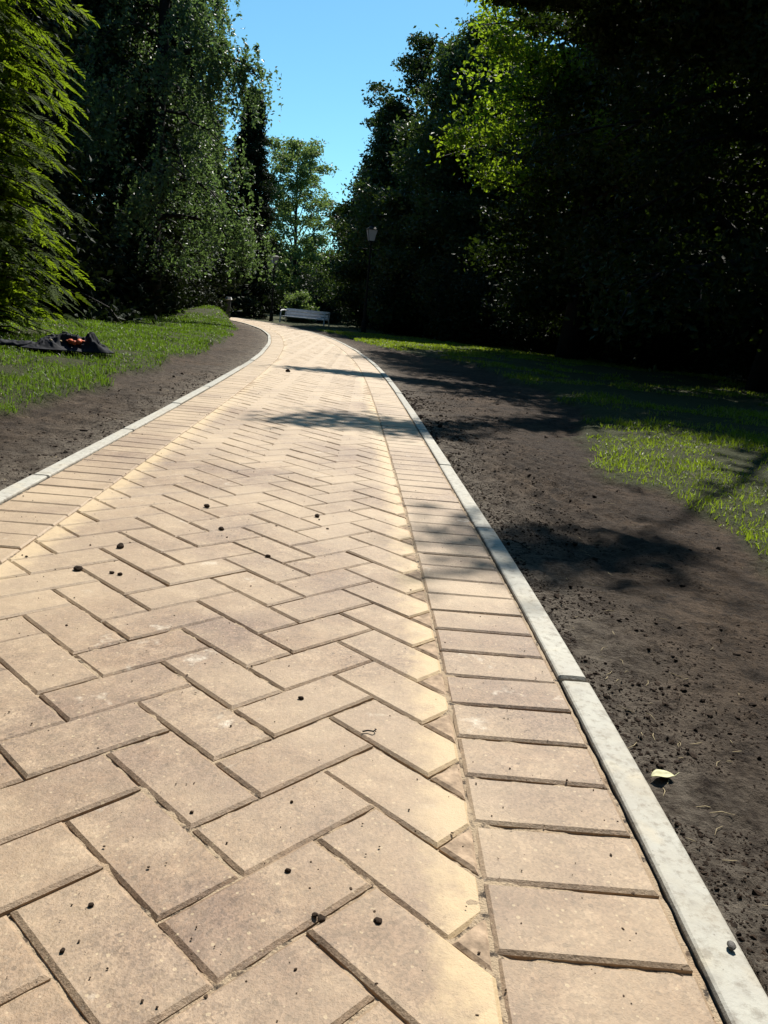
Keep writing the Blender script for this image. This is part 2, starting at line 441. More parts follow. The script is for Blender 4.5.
HS = .1038; JG = .0019
LA = .746; ca, sa = math.cos(LA), math.sin(LA)
def lat(i, j):                       # i runs right and towards the camera, j right and away; the bond is laid dead straight
    return (-.344+HS*(i*ca+j*sa), .959+HS*(-i*sa+j*ca))
def to_st(p):
    i = int(np.argmin((CP[:, 0]-p[0])**2+(CP[:, 1]-p[1])**2)); dx, dy = p[0]-CP[i, 0], p[1]-CP[i, 1]
    return (CS[i]+dx*CT[i, 0]+dy*CT[i, 1], dx*CN[i, 0]+dy*CN[i, 1])
smax_b = SMAX-1.0
kk, mm = np.meshgrid(np.arange(-330, 60), np.arange(-60, 12)); kk = kk.ravel(); mm = mm.ravel()
cells = []
for (di, a_, b_) in ((0, 2, 1), (2, 1, 2)):
    i_ = kk+2*mm+di; j_ = -kk+2*mm; cx, cy = lat(i_+a_/2, j_+b_/2)
    ok = (cy > -.9) & (cy < 36) & (cx > -14) & (cx < .6); i_, j_, cx, cy = i_[ok], j_[ok], cx[ok], cy[ok]
    t_ = path_t(cx, cy); ok = (t_ > TF0-.15) & (t_ < TF1+.15)
    cells += [(int(p), int(q_), a_, b_) for p, q_ in zip(i_[ok], j_[ok])]
def jit(): return rng.normal(0, .0007)
for (i, j, a, b_) in cells:
    g = JG/HS
    c = [lat(i+g, j+g), lat(i+a-g, j+g), lat(i+a-g, j+b_-g), lat(i+g, j+b_-g)]
    c = [to_st(p) for p in c]
    cx = sum(p[0] for p in c)/4; cy = sum(p[1] for p in c)/4
    if cx < S0+.15 or cx > smax_b or cy < TF0-.15 or cy > TF1+.15: continue
    r = rng.normal(0, .0035); ox, oy = jit(), jit()
    c = [(cx+(p[0]-cx)-(p[1]-cy)*r+ox, cy+(p[1]-cy)+(p[0]-cx)*r+oy) for p in c]
    c = clip_half(c, (0, -1), -(TF0+abs(jit()))); 
    if len(c) >= 3: c = clip_half(c, (0, 1), TF1-abs(jit()))
    if len(c) < 3 or abs(area(c)) < .00012: continue
    add_block(c)
PITCH = .1072
for side in (0, 1):
    s = S0+.2+(.045 if side == 0 else .02)
    while s < smax_b:
        t0 = .0085+rng.normal(0, .0008); t1 = .2085+rng.normal(0, .0006)
        if side: t0, t1 = WID-t1, WID-t0
        k = rng.normal(0, .0009)
        add_block([(s+.003, t0), (s+PITCH-.003+k, t0), (s+PITCH-.003-k, t1), (s+.003, t1)], kind=1)
        s += PITCH
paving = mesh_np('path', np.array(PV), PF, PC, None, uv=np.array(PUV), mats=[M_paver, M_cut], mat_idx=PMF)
tag(paving, kind='structure')
# jointing sand between the blocks
ss = np.r_[np.arange(S0-.5, S0+4, .012), np.arange(S0+4, SMAX-.5, .12)]; tv = np.r_[np.linspace(.002, WID-.002, 150)]
SS, TT = np.meshgrid(ss, tv, indexing='ij'); X, Y = PT(SS, TT)
Z = -.0052+(fbm(X, Y, .022, 3, 41)-.5)*.0075+.0025*np.exp(-(np.minimum(np.abs(TT-.211), np.abs(TT-WID+.211))/.02)**2)*fbm(X, Y, .06, 2, 44)*1.4
idx = np.arange(SS.size).reshape(SS.shape)
q = np.stack([idx[:-1, :-1], idx[1:, :-1], idx[1:, 1:], idx[:-1, 1:]], -1).reshape(-1, 4)[:, ::-1]
tag(mesh_np('path_bed', np.c_[X.ravel(), Y.ravel(), Z.ravel()], q.ravel(), np.full(len(q), 4), M_bed, smooth=True), kind='structure')

# ------------------------------------------------------------------ concrete edgings
def kerb(name, side, s_start):
    V, F, C = [], [], []; L = 1.045; s = s_start
    while s < smax_b:
        e = min(s+L, smax_b); h = .004+rng.normal(0, .0016); o1, o2 = rng.normal(0, .0015, 2)
        if side == 0: ta, tb = 0.0, -.053
        else: ta, tb = WID, WID+.053
        n = 10; b = len(V)
        prof = [(0.0, -.06), (0.0, -.006), (.03, -.0022), (.09, -.0004), (.2, 0), (.8, 0), (.91, -.0004), (.97, -.0022), (1.0, -.006), (1.0, -.06)]
        g = .0038
        us = [0, .0015, .006]+list(np.linspace(.05, .95, n))+[.994, .9985, 1]
        for u in us:
            su = s+g+(e-s-2*g)*u
            endc = .016 if u in (0, 1) else (.007 if u in (.0015, .9985) else 0)
            for (p, z) in prof:
                off = o1+(o2-o1)*u
                pp = .5+(p-.5)*(1-endc*8)
                x, y = PT(su, ta+(tb-ta)*pp+off)
                V.append((float(x), float(y), h+z-(endc*.7 if z > -.05 else 0)))
        m = len(prof)
        for i in range(len(us)-1):
            for k in range(m-1):
                f = [b+i*m+k, b+(i+1)*m+k, b+(i+1)*m+k+1, b+i*m+k+1]
                F.extend(f if side == 1 else f[::-1]); C.append(4)
        f = [b+k for k in range(m)]; F.extend(f); C.append(m)
        f = [b+(len(us)-1)*m+k for k in range(m)]; F.extend(f[::-1]); C.append(m)
        s = e
    return tag(mesh_np(name, np.array(V), F, C, M_kerb, smooth=False), kind='structure')
kerb('kerb_right', 0, S0+1.335-1.045); kerb('kerb_left', 1, S0+.5)

# ------------------------------------------------------------------ scatter helpers
def gz(x, y):
    return ground_fields(np.atleast_1d(np.asarray(x, float)), np.atleast_1d(np.asarray(y, float)))
ICO_V = None
def ico():
    p = (1+5**.5)/2
    v = np.array([(-1, p, 0), (1, p, 0), (-1, -p, 0), (1, -p, 0), (0, -1, p), (0, 1, p), (0, -1, -p), (0, 1, -p), (p, 0, -1), (p, 0, 1), (-p, 0, -1), (-p, 0, 1)], float)
    v /= np.linalg.norm(v[0])
    f = [(0, 11, 5), (0, 5, 1), (0, 1, 7), (0, 7, 10), (0, 10, 11), (1, 5, 9), (5, 11, 4), (11, 10, 2), (10, 7, 6), (7, 1, 8), (3, 9, 4), (3, 4, 2), (3, 2, 6), (3, 6, 8), (3, 8, 9), (4, 9, 5), (2, 4, 11), (6, 2, 10), (8, 6, 7), (9, 8, 1)]
    return v, np.array(f)
IV, IF = ico()
def crumbs(name, x, y, z, r, mat, seed):
    g = np.random.default_rng(seed); n = len(x)
    v = IV[None]*(r[:, None, None])*(1+g.normal(0, .22, (n, 12, 1)))*np.c_[g.uniform(.7, 1.3, n), g.uniform(.7, 1.3, n), g.uniform(.5, .9, n)][:, None, :]
    a = g.uniform(0, 6.28, n); c, s = np.cos(a)[:, None], np.sin(a)[:, None]
    X = v[:, :, 0]*c-v[:, :, 1]*s; Y = v[:, :, 0]*s+v[:, :, 1]*c
    V = np.stack([X+x[:, None], Y+y[:, None], v[:, :, 2]+z[:, None]], -1).reshape(-1, 3)
    F = (IF[None]+np.arange(n)[:, None, None]*12).reshape(-1)
    return mesh_np(name, V, F, np.full(n*20, 3), mat)
M_clod = mat_plain('soil_clod', (.032, .021, .014), .95, var=.5, scale=60, spec=.15, bump=.002)
M_grit = mat_plain('dark_grit', (.075, .05, .032), .9, var=.4, scale=90, spec=.2)

g = np.random.default_rng(5)
n = 38000
y_ = np.exp(g.uniform(np.log(.45), np.log(7), n)); side = g.random(n) < .72
d = np.where(side, g.exponential(.24, n), g.exponential(.26, n))+.004
r = np.clip(g.lognormal(-6.95, .6, n), .0005, .0085)*np.clip(.8+y_*.3, 1, 3.0)
s_ = S0+y_
x1, y1 = PT(s_, np.where(side, -.053-d, WID+.053+d))
zz, gm_, _, _, dr_, dl_ = gz(x1, y1)
k = (gm_ < .5) & (fbm(x1, y1, .25, 3, 77) > .36)
crumbs('soil_crumbs', x1[k], y1[k], zz[k]+r[k]*.05, r[k], M_clod, 2)
tag(bpy.data.objects['soil_crumbs'], kind='stuff', label='loose dark soil crumbs scattered on the bare strips beside the edgings', cat='soil')

# pale bits of straw and root in the soil
gg = np.random.default_rng(44); n = 240
yq = np.exp(gg.uniform(np.log(.7), np.log(9), n)); sd_ = gg.random(n) < .7; xq, yy = PT(S0+yq, np.where(sd_, -.07-gg.exponential(.35, n), WID+.07+gg.exponential(.25, n)))
zq = gz(xq, yy)[0]; aq = gg.uniform(0, 6.28, n); L_ = gg.uniform(.004, .018, n)*np.clip(.7+yq*.2, 1, 2); mb = MB()
for k in range(n):
    dx, dy = math.cos(aq[k])*L_[k], math.sin(aq[k])*L_[k]
    mb.tube([(xq[k]-dx, yy[k]-dy, zq[k]+.002), (xq[k]+dy*.2, yy[k]-dx*.2, zq[k]+.003), (xq[k]+dx, yy[k]+dy, zq[k]+.002)], [.0004, .0008, .0004], 4)
M_straw = mat_plain('dry_straw', (.30, .24, .14), .8, 0, .5, 9, .2)
tag(mb.build('soil_litter', M_straw, None), kind='stuff', label='bits of pale straw and root lying on the bare soil', cat='litter')

# fine grit and tiny crumbs on the blocks
n = 1300
y_ = np.exp(g.uniform(np.log(.5), np.log(9), n)); t_ = g.uniform(.0, WID, n)
r = np.clip(g.lognormal(-7.0, .45, n), .0005, .0032)*np.clip(.8+y_*.1, 1, 1.6)
x1, y1 = PT(S0+y_, t_)
crumbs('path_grit', x1, y1, np.full(n, .0004)+r*.3, r, M_grit, 3)
tag(bpy.data.objects['path_grit'], kind='stuff', label='fine dark grit sprinkled over the paving blocks', cat='grit')

# ------------------------------------------------------------------ grass
M_grass_l = mat_leaf('lawn_grass', (.035, .070, .008), (.085, .115, .018), (.16, .28, .015), .42, .5, .4, 1.5, dead=.14)
M_grass_r = mat_leaf('short_grass', (.050, .078, .008), (.105, .135, .014), (.30, .42, .018), .42, .5, .4, 2.5, dead=.12)
def blades(name, x, y, h, wd, mat, seed, lean=.9):
    g = np.random.default_rng(seed); n = len(x); z = gz(x, y)[0]-.004
    a = g.uniform(0, 2*np.pi, n); ux, uy = np.cos(a), np.sin(a)
    b = g.uniform(0, 2*np.pi, n); ln = np.abs(g.normal(0, lean, n)); lx, ly = np.cos(b)*ln*h, np.sin(b)*ln*h
    P = np.zeros((n, 5, 3))
    for k, (f, ww) in enumerate(((0, 1), (0, -1), (.55, -.75), (.55, .75), (1, 0))):
        bend = f**1.7
        P[:, k, 0] = x+ux*wd*ww*.5+lx*bend; P[:, k, 1] = y+uy*wd*ww*.5+ly*bend; P[:, k, 2] = z+h*f*(1-.25*ln*bend)
    base = np.arange(n)[:, None]*5
    F = np.concatenate([base+np.array([[0, 1, 2, 3]]), base+np.array([[3, 2, 4]])], 1).ravel()
    C = np.tile([4, 3], n)
    return mesh_np(name, P.reshape(-1, 3), F, C, mat)
def grass_area(name, n, xr, yr, mat, seed, hb, label, side, dens_y=1.0):
    g = np.random.default_rng(seed)
    y = yr[0]*(yr[1]/yr[0])**g.random(n); x = g.uniform(xr[0], xr[1], n)
    # keep inside the widening view
    _, gm, _, t, dr, dl = gz(x, y)
    keep = (gm > .35+.4*g.random(n)) & ((dl > 0) if side < 0 else (dr > 0)) & (np.abs(x) < .8+.62*y)
    patch = fbm(x, y, .5, 3, seed+3)
    bare = .24*sstep(4.6, 6.0, y)*(1-sstep(14.5, 16.5, y)) if side > 0 else 0
    keep &= patch > (.31 if side > 0 else .3)+bare+.16*g.random(n)
    x, y, patch = x[keep], y[keep], patch[keep]
    h = hb*(.6+1.0*np.clip(patch-.35, 0, 1)*1.6)*g.uniform(.5, 1.35, len(x))*(1+.015*y)
    wd = .0035*np.clip(y/3.2, 1, 5)*g.uniform(.7, 1.3, len(x))
    o = blades(name, x, y, h, wd, mat, seed+9)
    return tag(o, kind='stuff', label=label, cat='grass')
grass_area('grass', 230000, (-9, -1.3), (2.9, 24), M_grass_l, 50, .042, 'bright green lawn grass on the left of the path', -1)
grass_area('grass', 360000, (-3.6, 6.5), (1.3, 24), M_grass_r, 60, .036, 'short patchy grass to the right of the bare soil strip', 1)

# ------------------------------------------------------------------ trees
def unit(v): return v/np.maximum(np.linalg.norm(v, axis=-1, keepdims=True), 1e-9)
def leaf_quads(P, size, g, droop=0.0, aspect=.5, dirs=None):
    n = len(P)
    d = g.normal(0, 1, (n, 3)); d[:, 2] = d[:, 2]*.5-droop
    if dirs is not None: d = d*.5+dirs
    d = unit(d); r = g.normal(0, 1, (n, 3)); r[:, 2] *= .45; s = unit(np.cross(d, r)); sz = size[:, None]
    a = P-d*sz*.5; c = P+d*sz*.5; m = P-d*sz*.08
    up = np.cross(s, d)*sz*.08
    b = m+s*sz*aspect*.5+up; e = m-s*sz*aspect*.5+up
    V = np.stack([a, b, c, e], 1).reshape(-1, 3)
    return V
def crown_obj(parent, V, mat, name='crown'):
    n = len(V)//4
    return mesh_np(name, V, np.arange(n*4), np.full(n, 4), mat, parent)

def tree(label, x, y, H, tr, prof, bare, limbs, nleaf, lsize, mat, bark, seed, group=None, name='broadleaf_tree', cat='tree',
         droop=.3, rise=.35, sigma=.28, lean=(0, 0), strands=0, spread=1.0, subn=5, inner=.15, extra=(), clump=1.2):
    g = np.random.default_rng(seed); z0 = float(gz(x, y)[0][0])-.05
    root = empty(name, (x, y, z0), label, cat, group)
    mb = MB(); npt = 9
    tp = []
    wob = np.cumsum(g.normal(0, .05*H/10, (npt, 2)), 0); wob -= wob[0]
    for i in range(npt):
        f = i/(npt-1); tp.append(np.array([lean[0]*f+wob[i, 0]*f, lean[1]*f+wob[i, 1]*f, H*.93*f]))
    tp = np.array(tp); trad = [tr*(1.35 if i == 0 else 1)*(1-.9*(i/(npt-1))**.9)+.01 for i in range(npt)]
    mb.tube(tp, trad, 9)
    sites, sdir = [], []
    pz = np.array([p[0] for p in prof]); pr = np.array([p[1] for p in prof])
    for k in range(limbs):
        f = bare+(1-bare)*((k+.5)/limbs)**.92; f = min(f, .985)
        az_ = k*2.399+g.normal(0, .35); L = np.interp(f, pz, pr)*g.uniform(.72, 1.12)*spread
        zb = H*max(bare*.6, f-rise*L/H*.9)
        base = np.array([np.interp(zb, tp[:, 2], tp[:, 0]), np.interp(zb, tp[:, 2], tp[:, 1]), zb])
        d = np.array([math.cos(az_), math.sin(az_), 0]); pts = [base]
        for q_ in range(1, 6):
            u = q_/5; pts.append(base+d*L*u+np.array([0, 0, rise*L*(u**.7)*1.2-droop*L*u*u*.9])+g.normal(0, .035*L, 3))
        rb = max(.012, tr*.38*(1-f*.7)*min(1, L/2)+.01)
        mb.tube(pts, [rb*(1-.85*i/5) for i in range(6)], 5, False)
        pts = np.array(pts)
        for q_ in range(subn):
            u = .25+.75*(q_+g.random())/subn; i = min(4, int(u*5)); p = pts[i]*(1-(u*5-i))+pts[i+1]*(u*5-i) if u < 1 else pts[5]
            a2 = az_+g.choice([-1, 1])*g.uniform(.4, 1.2); l2 = L*g.uniform(.22, .5)*(1.15-.5*u)+.12
            d2 = np.array([math.cos(a2), math.sin(a2), g.normal(.15, .35)-droop*.3])
            sp = [p, p+d2*l2*.5+g.normal(0, .04*l2, 3), p+d2*l2+np.array([0, 0, -droop*l2*.35])+g.normal(0, .05*l2, 3)]
            mb.tube(sp, [rb*.35, rb*.22, .004], 4, False)
            for _ in range(4):
                w_ = g.uniform(.3, 1.05); q2 = sp[0]*(1-w_)+sp[2]*w_; sites.append(q2); sdir.append(d2)
        sites.append(pts[-1]); sdir.append(d)
    nmain = len(sites); xw = []
    for (zs, ex, ey, ez, sprd, u0, wx) in extra:      # single long boughs: start height, tip offset, spread of its twigs
        st = np.array([np.interp(zs, tp[:, 2], tp[:, 0]), np.interp(zs, tp[:, 2], tp[:, 1]), zs]); tip = np.array([ex, ey, ez]); pts = []
        for q_ in range(8):
            u = q_/7; pts.append(st*(1-u)+tip*u+np.array([0, 0, .35*math.sin(u*3.14)])+g.normal(0, .05, 3)*u)
        mb.tube(pts, [.07*(1-.9*i/7)+.005 for i in range(8)], 6, False)
        for q_ in range(16):
            u = u0+(1-u0)*(q_+g.random())/16; i = min(6, int(u*7)); p = pts[i]*(1-(u*7-i))+pts[min(7, i+1)]*(u*7-i)
            d2 = g.normal(0, 1, 3)*np.array([1, .4, .25]); d2 = d2/np.linalg.norm(d2)*sprd*g.uniform(.5, 1)
            mb.tube([p, p+d2*.5, p+d2], [.014, .009, .003], 4, False)
            for w_ in (.3, .55, .8, 1.0):
                for _ in range(2): sites.append(p+d2*w_); sdir.append(d2); xw.append(wx)
    mb.build('trunk', bark, root, True)
    sites = np.array(sites); sdir = np.array(sdir)
    if strands:
        # weeping twigs: curtains of leaves hanging below the sites
        pick = g.integers(0, len(sites), strands); pick = np.where((pick >= nmain) & (g.random(strands) < .6), g.integers(0, nmain, strands), pick); V = []
        nl = nleaf//strands; L = g.uniform(.25, 1.25, strands)*droop*1.6
        u = g.random((strands, nl)); base = sites[pick]+g.normal(0, sigma*.8, (strands, 3))
        sway = g.normal(0, .12, (strands, 2)); dd = sdir[pick]
        P = np.zeros((strands, nl, 3))
        P[:, :, 0] = base[:, None, 0]+(sway[:, None, 0]+dd[:, None, 0]*.35)*u*L[:, None]; P[:, :, 1] = base[:, None, 1]+(sway[:, None, 1]+dd[:, None, 1]*.35)*u*L[:, None]
        P[:, :, 2] = base[:, None, 2]-u**1.4*L[:, None]; P += g.normal(0, .03, P.shape); P = P.reshape(-1, 3)
        P = P[P[:, 2] > .95+.35*g.random(len(P))]
    else:
        wts = g.gamma(clump, 1, len(sites)); wts /= wts.sum()
        wts[nmain:] *= np.array(xw); wts /= wts.sum(); pick = g.choice(len(sites), nleaf, p=wts); sg = np.where(pick < nmain, sigma, .13)[:, None]; P = sites[pick]+g.normal(0, 1, (nleaf, 3))*sg*np.array([1, 1, .6])
        ni = int(nleaf*inner)
        if ni:
            m = P[:ni]; m[:, :2] *= g.uniform(.2, .8, (ni, 1)); P[:ni] = m
        P = P[P[:, 2] > .05]
    size = lsize*g.uniform(.55, 1.5, len(P))
    if not strands and inner: size[:int(nleaf*inner)] *= 1.5
    V = leaf_quads(P, size, g, .35+droop*.3)
    crown_obj(root, V, mat)
    return root

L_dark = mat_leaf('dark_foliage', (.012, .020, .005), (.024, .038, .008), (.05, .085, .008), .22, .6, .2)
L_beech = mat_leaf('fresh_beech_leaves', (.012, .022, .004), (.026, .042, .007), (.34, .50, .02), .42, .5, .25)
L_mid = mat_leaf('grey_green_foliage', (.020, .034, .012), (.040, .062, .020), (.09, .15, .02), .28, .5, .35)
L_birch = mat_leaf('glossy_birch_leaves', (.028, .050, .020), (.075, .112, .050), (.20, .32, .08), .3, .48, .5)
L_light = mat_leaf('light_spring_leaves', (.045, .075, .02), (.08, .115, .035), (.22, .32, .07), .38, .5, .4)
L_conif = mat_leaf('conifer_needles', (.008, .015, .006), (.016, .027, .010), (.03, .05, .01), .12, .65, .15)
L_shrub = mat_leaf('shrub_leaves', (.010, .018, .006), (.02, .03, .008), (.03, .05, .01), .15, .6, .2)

ROUND = [(0, .6), (.2, .9), (.45, 1.0), (.7, .85), (.9, .45), (1, .12)]
def prof(kind, r):
    P = {'round': ROUND, 'cone': [(0, 1), (.1, 1.0), (.5, .62), (.8, .27), (1, .05)], 'col': [(0, .75), (.3, 1), (.7, .8), (.9, .4), (1, .08)],
         'vase': [(0, .5), (.35, .75), (.7, 1.0), (.88, .8), (1, .3)]}[kind]
    return [(a, b*r) for a, b in P]

# left side
tree('tall weeping birch with glossy hanging leaves, standing on the lawn edge to the left', -5.75, 18.6, 12.5, .21, [(0, 1.1), (.15, 1.5), (.30, 2.15), (.4, 1.6), (.55, 1.15), (.8, 1.0), (1, .3)], .10, 50, 80000, .085,
     L_birch, M_bark, 101, name='birch_tree', droop=.75, rise=.35, sigma=.22, strands=3000, lean=(.1, 0),
     extra=((5.4, 2.35, -.6, 5.1, .22, .55, 1),))
tree('dark columnar conifer beside the lamp where the path bends', -6.40, 33.0, 8.4, .16, prof('cone', 1.4), .03, 90, 60000, .10,
     L_conif, M_bark, 102, name='conifer_tree', droop=.15, rise=.5, sigma=.11)
tree('pale green tree with open branches against the sky at the end of the path', -6.25, 46, 9.1, .15, prof('vase', 2.1), .1, 36, 26000, .15,
     L_light, M_bark, 103, droop=.05, rise=1.2, sigma=.22, inner=0)
DL = 'dark evergreens behind the lawn'
tree('dark evergreen right behind the yellow-green conifer at the left edge', -7.6, 14.0, 9.5, .22, prof('cone', 2.4), .02, 80, 70000, .13, L_conif, M_bark, 110, DL, 'conifer_tree', droop=.35, rise=.1, sigma=.25)
tree('dark evergreen just left of the weeping birch trunk', -8.0, 19.5, 12.0, .25, prof('cone', 2.9), .02, 80, 70000, .15, L_conif, M_bark, 111, DL, 'conifer_tree', droop=.35, rise=.1, sigma=.28)
tree('dark evergreen directly behind the weeping birch', -7.5, 24.5, 11.5, .24, prof('cone', 2.1), .02, 80, 70000, .15, L_conif, M_bark, 112, DL, 'conifer_tree', droop=.35, rise=.1, sigma=.28)
tree('low dark evergreen between the birch and the columnar conifer', -8.3, 32.0, 7.6, .2, prof('cone', 2.0), .02, 70, 50000, .16, L_conif, M_bark, 113, DL, 'conifer_tree', droop=.35, rise=.1, sigma=.28)

# right side mass
RM = 'dark broadleaf trees along the right of the path'
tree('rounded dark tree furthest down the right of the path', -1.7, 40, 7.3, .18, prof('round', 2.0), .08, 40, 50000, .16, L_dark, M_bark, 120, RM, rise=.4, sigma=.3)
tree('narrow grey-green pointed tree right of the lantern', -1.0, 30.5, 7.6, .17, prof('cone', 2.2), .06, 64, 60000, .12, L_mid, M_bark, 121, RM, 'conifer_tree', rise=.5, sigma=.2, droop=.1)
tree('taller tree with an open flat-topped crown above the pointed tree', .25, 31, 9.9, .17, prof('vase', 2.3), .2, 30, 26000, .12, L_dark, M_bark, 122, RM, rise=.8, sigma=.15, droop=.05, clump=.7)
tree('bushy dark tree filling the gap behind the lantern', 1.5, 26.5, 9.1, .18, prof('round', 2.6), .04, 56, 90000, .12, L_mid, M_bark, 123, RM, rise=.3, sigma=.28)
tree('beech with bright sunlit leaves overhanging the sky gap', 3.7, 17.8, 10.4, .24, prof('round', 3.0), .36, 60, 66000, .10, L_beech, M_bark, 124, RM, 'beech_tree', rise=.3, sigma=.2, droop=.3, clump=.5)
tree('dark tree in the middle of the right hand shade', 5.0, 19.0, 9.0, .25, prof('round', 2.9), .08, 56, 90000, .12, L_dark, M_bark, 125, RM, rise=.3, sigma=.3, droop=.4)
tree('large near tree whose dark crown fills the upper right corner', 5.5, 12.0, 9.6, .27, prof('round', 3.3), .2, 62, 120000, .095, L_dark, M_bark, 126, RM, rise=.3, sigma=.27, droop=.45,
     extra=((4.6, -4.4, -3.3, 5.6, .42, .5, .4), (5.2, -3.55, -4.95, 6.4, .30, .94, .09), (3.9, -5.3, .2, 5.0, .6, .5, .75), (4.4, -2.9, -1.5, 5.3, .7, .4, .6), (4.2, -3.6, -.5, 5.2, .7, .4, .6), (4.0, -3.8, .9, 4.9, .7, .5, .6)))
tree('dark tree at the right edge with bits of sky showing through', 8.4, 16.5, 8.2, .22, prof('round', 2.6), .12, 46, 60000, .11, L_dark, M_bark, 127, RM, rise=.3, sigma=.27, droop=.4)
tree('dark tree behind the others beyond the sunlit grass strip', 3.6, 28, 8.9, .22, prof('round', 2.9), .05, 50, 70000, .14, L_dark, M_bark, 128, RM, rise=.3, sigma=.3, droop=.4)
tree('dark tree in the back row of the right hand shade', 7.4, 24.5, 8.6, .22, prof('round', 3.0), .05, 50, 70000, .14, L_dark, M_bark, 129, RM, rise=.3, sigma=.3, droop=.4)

# unseen trees added behind and beside the camera to block open sky light
src = tree('broad dark unseen tree added behind the viewpoint to block sky light', -5.5, -5.0, 11, .25, prof('round', 3.9), .05, 50, 26000, .30, L_dark, M_bark, 140, 'unseen trees added around the viewpoint to block sky light', sigma=.45, rise=.3)
for (x, y, a) in ((0, -9, 1), (5.5, -6, 2), (9.5, 0, 3), (-9.5, 0.5, 4), (10.5, 6.5, 5), (-10, 7, 2.5)):
    c = src.copy(); COL.objects.link(c); c.location = (x, y, src.location.z); c.rotation_euler = (0, 0, a)
    for ch in src.children:
        d = ch.copy(); COL.objects.link(d); d.parent = c

# shrubs that close the view under the crowns
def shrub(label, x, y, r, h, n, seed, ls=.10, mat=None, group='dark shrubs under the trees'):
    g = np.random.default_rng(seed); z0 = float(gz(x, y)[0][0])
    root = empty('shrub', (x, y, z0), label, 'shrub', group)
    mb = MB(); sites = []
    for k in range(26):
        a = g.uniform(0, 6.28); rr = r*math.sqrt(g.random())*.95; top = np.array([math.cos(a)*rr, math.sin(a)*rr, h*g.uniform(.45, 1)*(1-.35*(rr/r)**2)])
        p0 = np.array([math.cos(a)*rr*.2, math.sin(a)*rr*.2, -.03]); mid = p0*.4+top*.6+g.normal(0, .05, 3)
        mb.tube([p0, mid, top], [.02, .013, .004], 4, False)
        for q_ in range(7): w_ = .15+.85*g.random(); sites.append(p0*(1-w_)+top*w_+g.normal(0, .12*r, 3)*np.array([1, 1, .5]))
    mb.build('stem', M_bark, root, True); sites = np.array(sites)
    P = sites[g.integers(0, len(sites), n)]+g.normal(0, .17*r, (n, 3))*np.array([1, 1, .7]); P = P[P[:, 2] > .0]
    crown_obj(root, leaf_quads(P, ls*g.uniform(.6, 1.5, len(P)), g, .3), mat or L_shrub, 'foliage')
    return root
SH = [('dark shrub beyond the bench at the bend', -3.4, 36, 1.5, 2.2), ('dark shrub behind the bench end', -1.2, 32.8, 1.5, 2.6), ('dark shrub at the lantern foot', .1, 26.3, 1.3, 2.4),
      ('dark shrub left of the beech trunk', 2.0, 23.2, 1.6, 2.6), ('dark shrub right of the beech trunk', 4.0, 21.5, 1.8, 2.8), ('wide dark shrub under the middle tree', 5.9, 18.0, 1.8, 2.6),
      ('dark shrub under the large near tree', 6.9, 14.5, 1.6, 2.2), ('dark shrub at the right edge of the wood', 8.2, 12.8, 1.4, 1.9), ('dark shrub in the back of the right hand shade', 8.6, 20.5, 2.0, 2.6),
      ('dark shrub left of the white capped posts', -8.3, 27.5, 1.8, 2.4), ('dark shrub behind the white capped posts', -7.2, 34.5, 1.6, 2.3), ('dark shrub behind the weeping birch trunk', -6.5, 20.8, 1.2, 1.7),
      ('dark shrub at the far left behind the lawn', -8.6, 17.0, 1.5, 2.0), ('small yellowish shrub right of the far lamp', -4.3, 34.2, .7, 1.3)]
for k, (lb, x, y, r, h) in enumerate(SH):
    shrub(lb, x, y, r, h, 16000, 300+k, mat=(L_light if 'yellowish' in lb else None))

# far wood all round the back, one mass
g = np.random.default_rng(900)
n = 120000; a = R(90)-g.uniform(R(-50), R(50), n); rr = g.uniform(50, 60, n)
topz = 3.2+2.6*fbm(np.cos(a)*60, np.sin(a)*60, 5, 3, 90); topz = np.where(a > R(100), topz+1.2, topz)
P = np.c_[np.cos(a)*rr, np.sin(a)*rr, g.random(n)**.8*topz]
V = leaf_quads(P, .5*g.uniform(.5, 1.4, n), g, .2, .7)
wd = crown_obj(None, V, L_dark, 'far_wood'); tag(wd, kind='stuff', label='far dark wood closing the view behind all the trees', cat='wood')

